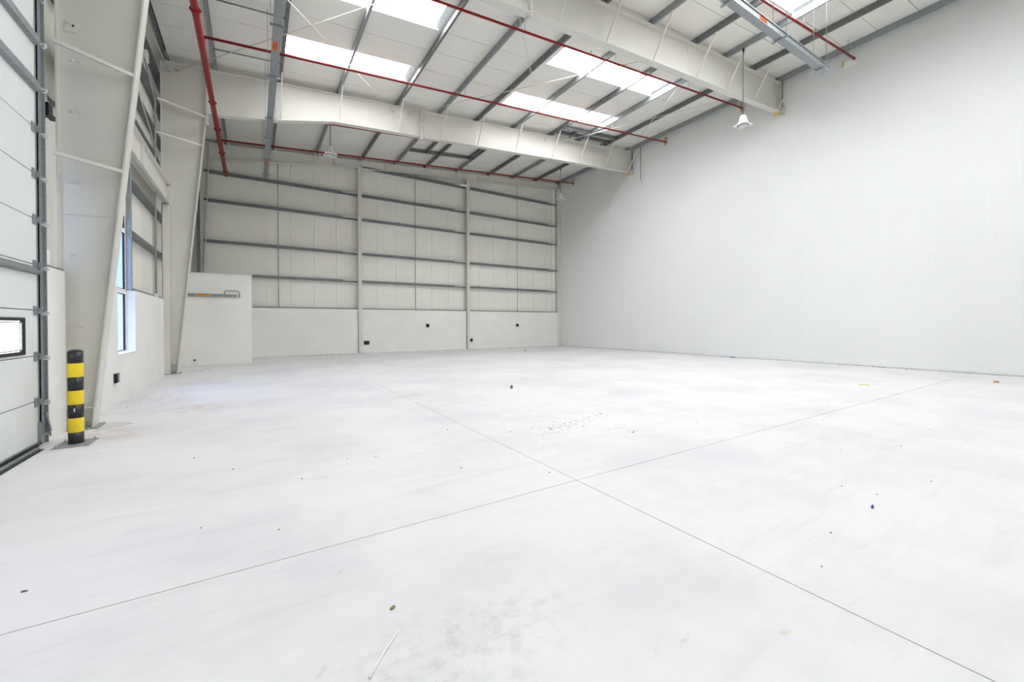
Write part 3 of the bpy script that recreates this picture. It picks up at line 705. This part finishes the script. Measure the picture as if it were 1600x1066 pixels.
# ---------------------------------------------------------------- suspended trunking
def sticker(parent, mt, axis, a0, a1, b0, b1, face, d, rows=2):
    """flat sticker on a face; axis 'y' face normal is y, 'x' face normal is x, 'z' face normal z"""
    m = MB(); e = .003 * d
    def bx(m_, p0, p1, q0, q1, f0, f1):
        if axis == 'y': m_.box(p0, p1, min(f0, f1), max(f0, f1), q0, q1)
        elif axis == 'x': m_.box(min(f0, f1), max(f0, f1), p0, p1, q0, q1)
        else: m_.box(p0, p1, q0, q1, min(f0, f1), max(f0, f1))
    bx(m, a0, a1, b0, b1, face, face + e); st = m.build('sticker', mt, parent)
    m = MB(); rnd = random.Random(int(a0 * 100)); H = (b1 - b0); W = (a1 - a0)
    long_first = W >= H
    for r in range(rows):
        if long_first:
            q0 = b0 + H * (r + .28) / rows; q1 = b0 + H * (r + .68) / rows; x = a0 + W * .08
            while x < a1 - W * .15:
                ln = W * rnd.uniform(.05, .12); bx(m, x, min(x + ln, a1 - W * .07), q0, q1, face + e, face + e * 1.5); x += ln + W * .02
        else:
            p0 = a0 + W * (r + .28) / rows; p1 = a0 + W * (r + .68) / rows; z = b0 + H * .12
            while z < b1 - H * .15:
                ln = H * rnd.uniform(.06, .14); bx(m, p0, p1, z, min(z + ln, b1 - H * .08), face + e, face + e * 1.5); z += ln + H * .03
    m.build('print', 'ink', st)
# long run parallel to the columns
t = thing('cable_trunking', (.51, 15, 8.5), 'grey galvanised trunking with orange stickers hung along the left side of the roof', 'trunking')
xa, xb = .42, .60
m = MB().box(xa, xb, -4, 22.55, 8.44, 8.50).box(xa, xa + .02, -4, 22.55, 8.50, 8.58).box(xb - .02, xb, -4, 22.55, 8.50, 8.58); m.build('body', 'galv', t)
for yv in (10.9, 13.2, 15.9, 17.6, 19.9, 21.9):
    MB().box(xa - .07, xb + .07, yv - .02, yv + .02, 8.40, 8.44).build('bracket', 'galv', t)
    for xx in (xa - .05, xb + .05): MB().tube([(xx, yv, 8.38), (xx, yv, ZC(.5) - .01)], .006, 6).build('hanger_rod', 'galv', t)
for yv in (11.75, 20.35): sticker(t, 'orange', 'z', .44, .54, yv - .2, yv + .2, 8.44, -1)
# short run across, by the white wall
t = thing('cable_trunking', (11, 5.0, 8.5), 'grey galvanised trunking with orange sticker hung crosswise by the tall white panel wall', 'trunking')
m = MB().box(4, 13.35, 4.9, 5.07, 8.42, 8.56).box(4, 13.35, 4.88, 4.9, 8.55, 8.575); m.build('body', 'galv', t)
MB().box(8.5, 13.35, 4.93, 5.04, 8.56, 8.60).build('cover', 'galv', t)
for xx in (8.6, 10.78, 12.95):
    MB().box(xx - .02, xx + .02, 4.80, 5.14, 8.385, 8.42).build('bracket', 'galv', t)
    for yv in (4.82, 5.12): MB().tube([(xx, yv, 8.37), (xx, yv, ZC(xx) - .01)], .007, 6).build('hanger_rod', 'galv', t)
sticker(t, 'orange', 'y', 9.72, 10.05, 8.44, 8.55, 4.9, -1)
# wall trunking on the block enclosure
t = thing('cable_trunking', (-1.3, 19.72, 2.68), 'short galvanised trunking with amber sticker and bent handle on the block enclosure', 'trunking')
YW = 19.76
m = MB().box(-2.28, -.56, YW - .05, YW, 2.64, 2.75); m.build('body', 'galv', t, bevel=.006)
MB().box(-2.28, -.56, YW - .062, YW - .05, 2.735, 2.75).build('lip', 'galv', t)
sticker(t, 'amber', 'y', -1.86, -1.42, 2.65, 2.745, YW - .051, -1); sticker(t, 'amber', 'y', -.88, -.83, 2.655, 2.74, YW - .051, -1, 1)
MB().tube([(-.97, YW - .03, 2.75), (-.97, YW - .03, 2.84), (-.95, YW - .03, 2.88), (-.90, YW - .03, 2.905), (-.60, YW - .03, 2.90), (-.52, YW - .03, 2.885), (-.485, YW - .03, 2.84), (-.48, YW - .03, 2.70)], .016, 10).build('handle', 'galv', t)
MB().tube([(-.48, YW - .06, 2.675), (-.48, YW, 2.675)], .035, 12).build('handle_end', 'galv', t)

# ---------------------------------------------------------------- lamps
def highbay(x, y, z, ztop, label, tilt=0.0):
    t = thing('high_bay_light', (x, y, z), label, 'lamp', 'high bay lights')
    MB().tube([(x, y, z + .34), (x, y, ztop)], .016, 8).build('suspension_rod', 'galvd', t)
    MB().lathe([(.035, .36), (.075, .35), (.105, .31), (.115, .25), (.115, .21), (.14, .20), (.145, .14), (.135, .13), (.16, .11), (.19, .05), (.20, .0)], (x, y, z), 20).build('housing', 'white', t)
    m = MB().box(x - .235, x + .235, y - .235, y + .235, z - .015, z + .01); m.build('square_collar', 'white', t, bevel=.006)
    lr = MB().lathe([(.19, -.035), (.20, -.014)], (x, y, z), 24).build('lens_ring', 'galv', t); MB().lathe([(.15, -.042), (.155, -.034)], (x, y, z), 24).build('lens', 'lens', lr)
    MB().tube([(x, y - .01, ztop - .12), (x, y - .01, ztop + .02)], .03, 8).build('hook', 'black', t)
    MB().tube([(x + .03, y, z + .2), (x + .03, y, ztop - .1), (x + .0, y - .3, ztop + .01)], .005, 5).build('cable', 'white', t)
highbay(14.72, 7.98, 8.58, ZR(14.7), 'white square high bay lamp hanging between a rafter and the short suspended trunking')
highbay(2.76, 18.63, 8.66, ZR(2.76), 'white high bay lamp hanging between the long suspended trunking and a wind post')
highbay(16.6, 20.5, 9.5, ZR(16.6), 'white high bay lamp hanging in the corner of end wall and white panel wall')
t = thing('emergency_light', (10.64, 22.5, 9.9), 'white tubular emergency light with green end hanging by the wind post of the end wall', 'lamp')
yv = 22.5
MB().tube([(10.655, yv, 9.98), (10.655, yv, ZR(10.65) + .02)], .012, 6).build('suspension_rod', 'galvd', t)
MB().box(10.50, 10.98, yv - .05, yv + .05, 9.86, 9.98).build('housing', 'white', t, bevel=.02); MB().box(10.455, 10.50, yv - .045, yv + .045, 9.865, 9.975).build('sign_end', 'green', t)
t = thing('drop_conduit', (18.62, 15.85, 9.6), 'thin grey conduit with a small white sensor dropping beside the tall white wall', 'conduit')
MB().tube([(18.62, 15.85, 9.70), (18.62, 15.85, ZR(18.6) + .01)], .018, 8).build('pipe', 'galvd', t)
MB().lathe([(.03, .0), (.055, .02), (.055, .10), (.03, .13)], (18.62, 15.85, 9.58), 12).build('sensor', 'white', t)

# ---------------------------------------------------------------- roof hatch framing
def trimmer(parent, x0, x1, y, h_=.18):
    MB().prism([(x0, ZR(x0) + .02), (x1, ZR(x1) + .02), (x1, ZR(x1) + .02 + h_), (x0, ZR(x0) + .02 + h_)], y, y + .07, 1).build('trimmer', 'galvd', parent)
t = thing('roof_hatch_frame', (8.8, 20.4, ZR(8.8)), 'galvanised trimmer frame of the roof hatch with plywood edges near the end wall', 'frame', 'roof hatch frames')
trimmer(t, 6.91, 8.59, 21.05); trimmer(t, 8.68, 10.61, 21.05); trimmer(t, 6.91, 8.59, 18.1); trimmer(t, 8.68, 10.61, 18.1)
MB().prism([(a, b) for a, b in ((7.85, ZR(7.85)), (7.92, ZR(7.92)), (7.92, ZR(7.92) + .2), (7.85, ZR(7.85) + .2))], 18.17, 21.05, 1).build('trimmer', 'galvd', t)
MB().prism([(10.40, ZR(10.4)), (10.47, ZR(10.47)), (10.47, ZR(10.47) + .2), (10.40, ZR(10.4) + .2)], 18.17, 21.05, 1).build('trimmer', 'galvd', t)
for a, b in ((7.95, 8.55), (9.0, 10.1)):
    MB().prism([(a, ZC(a) - .05), (b, ZC(b) - .05), (b, ZC(b) - .002), (a, ZC(a) - .002)], 19.3, 19.36, 1).build('plywood_edge', 'wood', t)
t = thing('roof_hatch_frame', (14.7, 16.2, ZR(14.7)), 'galvanised trimmer frame of the roof hatch hard against a rafter, without plywood', 'frame', 'roof hatch frames')
for a, b in ((12.93, 14.69), (14.78, 16.56)):
    trimmer(t, a, b, 15.72, .16); trimmer(t, a, b, 16.25, .16)
MB().prism([(13.9, ZR(13.9) + .02), (13.97, ZR(13.97) + .02), (13.97, ZR(13.97) + .2), (13.9, ZR(13.9) + .2)], 15.79, 16.5, 1).build('trimmer', 'galvd', t)

# ---------------------------------------------------------------- sockets
def socket_b(x, z, label, wd=.12):
    t = thing('wall_socket', (x, YB, z), label, 'socket', 'wall sockets')
    sb = MB().box(x - wd, x + wd, YB - .06, YB, z - .10, z + .10).build('body', 'black', t, bevel=.008)
    for s in ((-.5, .5) if wd > .1 else (0,)): MB().lathe([(.035, 0), (.035, .012)], (x + s * wd, YB - .06, z - .01), 12, (0, -1, 0)).build('outlet', 'rubber', sb)
socket_b(5.22, .55, 'black double socket low on the end wall by the wind post nearer the enclosure', .14)
socket_b(8.72, 1.48, 'black wall socket at mid height between the two wind posts', .09)
socket_b(11.6, .55, 'black wall socket low on the end wall beside the other wind post', .08)
socket_b(15.05, 1.48, 'black wall socket at mid height between wind post and white panel wall', .09)
t = thing('wall_socket', (XL, 10.95, .5), 'black wall socket on the left block wall below the tall window', 'socket', 'wall sockets')
MB().box(XL, XL + .05, 10.80, 11.02, .42, .60).build('body', 'black', t, bevel=.008); MB().box(XL + .05, XL + .062, 10.92, 10.98, .44, .58).build('cover', 'lens', t)
t = thing('wall_socket', (-1.93, 19.76, .2), 'tiny dark cable stub poking out low on the block enclosure', 'stub', 'wall sockets')
MB().tube([(-1.93, 19.76, .20), (-1.93, 19.70, .20), (-1.90, 19.67, .19)], .028, 8).build('stub', 'rubber', t); MB().lathe([(.05, 0), (.05, .008)], (-1.93, 19.76, .2), 12, (0, -1, 0)).build('rim', 'patch', t)

# ---------------------------------------------------------------- bollard
BX, BY = -1.97, 7.55
t = thing('bollard', (BX, BY, 0), 'black and yellow striped bollard on a steel base plate beside the overhead door', 'bollard')
bpl = MB().box(BX - .17, BX + .17, BY - .21, BY + .19, 0, .014).build('base_plate', 'plate', t, bevel=.002)
bs = [0.014, .16, .345, .52, .70, .875, 1.055, 1.20]
for i, (a, b) in enumerate(zip(bs[:-1], bs[1:])):
    if i % 2 == 0: MB().lathe([(.0745, a), (.0745, b)], (BX, BY, 0), 28).build('black_band', 'blackp', t)
    else: MB().lathe([(.075, a), (.0762, a + .004), (.0762, b - .004), (.075, b)], (BX, BY, 0), 28).build('yellow_band', 'yellow', t)
MB().lathe([(.0745, 1.20), (.066, 1.215), (.045, 1.227), (.02, 1.232)], (BX, BY, 0), 28).build('domed_cap', 'blackp', t)
for a, b in ((-.14, -.17), (.14, -.17), (.14, .15), (-.14, .15)):
    MB().lathe([(.016, .014), (.016, .022), (.008, .022), (.008, .045)], (BX + a, BY + b, 0), 8).build('anchor_bolt', 'galv', bpl)
m = MB().box(BX - .0, BX + .010, BY - .0765, BY - .0735, .43, .475); m.build('paint_scuff', 'paper', t)
# grout patches by the column foot
tag(MB().prism([(-1.99, 8.2), (-1.80, 8.42), (-1.60, 8.62), (-1.72, 8.80), (-1.96, 8.92)], 0, .004, 2).build('grout_patch', 'patch', origin=(-1.8, 8.5, 0)), 'thin grey grout patch on the floor at the foot of the bollard side column', 'patch')

# ---------------------------------------------------------------- loose bits on the floor
def chip(name, x, y, sx, sy, sz, mt, label, rot=0.0, cat='debris', group=None, sides=6, seed=0):
    rnd = random.Random(seed + int(x * 1000)); m = MB(); n = sides
    ring = []
    for i in range(n):
        a = 2 * math.pi * i / n; r = rnd.uniform(.7, 1.05)
        px_, py_ = math.cos(a) * sx * r / 2, math.sin(a) * sy * r / 2
        ring.append((x + px_ * math.cos(rot) - py_ * math.sin(rot), y + px_ * math.sin(rot) + py_ * math.cos(rot)))
    cxy = (x + rnd.uniform(-.1, .1) * sx, y + rnd.uniform(-.1, .1) * sy)
    vs_ = [(a, b, 0) for a, b in ring] + [(cxy[0] + (a - cxy[0]) * .75, cxy[1] + (b - cxy[1]) * .75, sz * rnd.uniform(.5, 1)) for a, b in ring] + [(cxy[0], cxy[1], sz)]
    fs = [tuple(reversed(range(n)))] + [(i, (i + 1) % n, (i + 1) % n + n, i + n) for i in range(n)] + [(i + n, (i + 1) % n + n, 2 * n) for i in range(n)]
    m.add(vs_, fs); o = m.build(name, mt, origin=(x, y, 0)); return tag(o, label, cat, group)
chip('stone_chip', 5.25, 8.37, .09, .07, .085, 'slate', 'dark grey stone chip standing alone beyond the brown grit', sides=5)
chip('dry_leaf', .63, 2.23, .045, .028, .012, 'leaf', 'curled brown dry leaf lying alone on the open floor', .5, 'leaf')
t = thing('cable_tie', (.51, 1.95, 0), 'thin white plastic stick lying on the floor near the dry leaf', 'stick')
m = MB().tube([(.42, 1.84, .006), (.47, 1.90, .006), (.52, 1.955, .009), (.61, 2.05, .006)], .0035, 6); m.build('shaft', 'paper', t)
MB().tube([(.417, 1.836, .006), (.424, 1.845, .006)], .006, 6).build('head', 'lens', t)
tag(MB().bar((9.3, 7.8, .008), (9.85, 7.6, .008), .05, .014).build('wood_strip', 'paper', origin=(9.6, 7.7, 0)), 'thin white strip lying on the floor out beyond the brown grit', 'strip')
tag(MB().bar((12.97, 4.1, .006), (13.02, 3.92, .006), .07, .012).build('plastic_strip', 'yelp', origin=(13, 4, 0)), 'small bright yellow strip lying on the floor by the tall white wall', 'strip')
chip('plastic_pellet', 4.38, 1.29, .03, .028, .03, 'bluep', 'small blue plastic pellet lying alone on the floor')
chip('brick_chip', 16.34, 2.31, .10, .14, .05, 'terra', 'reddish chip of brick by the foot of the tall white wall')
chip('leaf_scrap', 13.28, 19.63, .16, .2, .05, 'grassc', 'small green scrap on the floor near the end wall')
chip('plastic_scrap', 18.45, 10.43, .2, .3, .04, 'bluep', 'blue scrap at the foot of the tall white wall')
chip('paper_scrap', 3.6, 3.62, .05, .03, .012, 'paper', 'small crumpled white paper scrap beside the floor joint')
chip('red_scrap', 1.88, 4.02, .025, .02, .012, 'terra', 'tiny red scrap lying on the slab by the floor joint')
chip('dark_chip', -1.14, 3.52, .034, .018, .009, 'slate', 'dark chip lying near the joint close to the overhead door')
CH = [((1313, 704), 6.05, 2.09), ((1370, 773), 4.76, 1.37), ((1315, 760), 4.72, 1.62), ((1330, 834), 3.6, 1.3), (0, 3.05, 1.15), (0, 6.9, 1.75), (0, 5.6, 1.2), (0, 7.7, 2.9), (0, 6.5, 3.2), (0, 9.3, 3.4), (0, 8.3, 1.8), (0, 5.9, 3.9),
      (0, -.2, 5.3), (0, -.6, 6.0), (0, .4, 4.6), (0, .9, 5.0), (0, -.35, 3.9), (0, .15, 3.55), (0, 1.2, 4.9), (0, 2.6, 3.4), (0, 2.4, 5.6), (0, 4.2, 6.1)]
for i, (_, x, y) in enumerate(CH):
    chip('floor_chip', x, y, random.uniform(.012, .026), random.uniform(.010, .018), .008, random.choice(['slate', 'slate', 'grit']), 'tiny dark chip scattered singly on the open floor', random.uniform(0, 3), group='single dark chips on the open floor', sides=5, seed=i)
def grit(name, spots, label, mt='grit'):
    m = MB()
    for (x, y, rx, ry, rot, n, s0, s1) in spots:
        for i in range(n):
            a, b = random.gauss(0, rx), random.gauss(0, ry); cx_ = x + a * math.cos(rot) - b * math.sin(rot); cy_ = y + a * math.sin(rot) + b * math.cos(rot)
            s = random.uniform(s0, s1) * (1 if random.random() < .85 else 1.7); h_ = s * random.uniform(.3, .6); r = random.uniform(0, 3)
            pts = [(cx_ + s * random.uniform(.6, 1) * math.cos(r + k * 1.2566), cy_ + s * random.uniform(.6, 1) * math.sin(r + k * 1.2566)) for k in range(5)]
            m.add([(p, q, 0) for p, q in pts] + [(cx_, cy_, h_)], [(4, 3, 2, 1, 0)] + [(k, (k + 1) % 5, 5) for k in range(5)])
    o = m.build(name, mt); return tag(o, label, 'grit', kind='stuff')
grit('brown_grit', [(3.75, 4.75, .26, .12, .25, 60, .005, .017), (4.35, 4.95, .28, .10, .1, 55, .005, .015), (5.0, 5.15, .22, .12, -.3, 16, .005, .014), (4.55, 4.15, .12, .05, -.9, 8, .008, .02), (3.95, 5.0, .7, .45, 0, 40, .005, .011)], 'brown grit and crumbs of dirt scattered on the middle of the floor')
grit('wall_foot_dirt', [(-2.1, 10.6, .10, .9, 0, 30, .004, .014), (-2.0, 13.2, .15, 1.4, 0, 26, .005, .018), (-1.6, 17.4, .25, .4, 0, 18, .008, .03), (-1.5, 19.2, .5, .3, 0, 20, .008, .03), (-2.1, 8.2, .06, .15, 0, 10, .006, .015)], 'crumbs of dirt along the foot of the left block wall')
grit('end_wall_dirt', [(3, 22.9, 2.0, .15, 0, 45, .015, .05), (9, 22.7, 3.0, .25, 0, 40, .015, .05), (15, 22.6, 2.0, .3, 0, 25, .015, .05), (18.6, 5.7, .08, .5, 0, 26, .015, .04)], 'crumbs of dirt along the foot of the end wall')

for o in bpy.data.objects:
    if 'label' in o and not 4 <= len(o['label'].split()) <= 16: print('LABEL', len(o['label'].split()), o.name, o['label'])
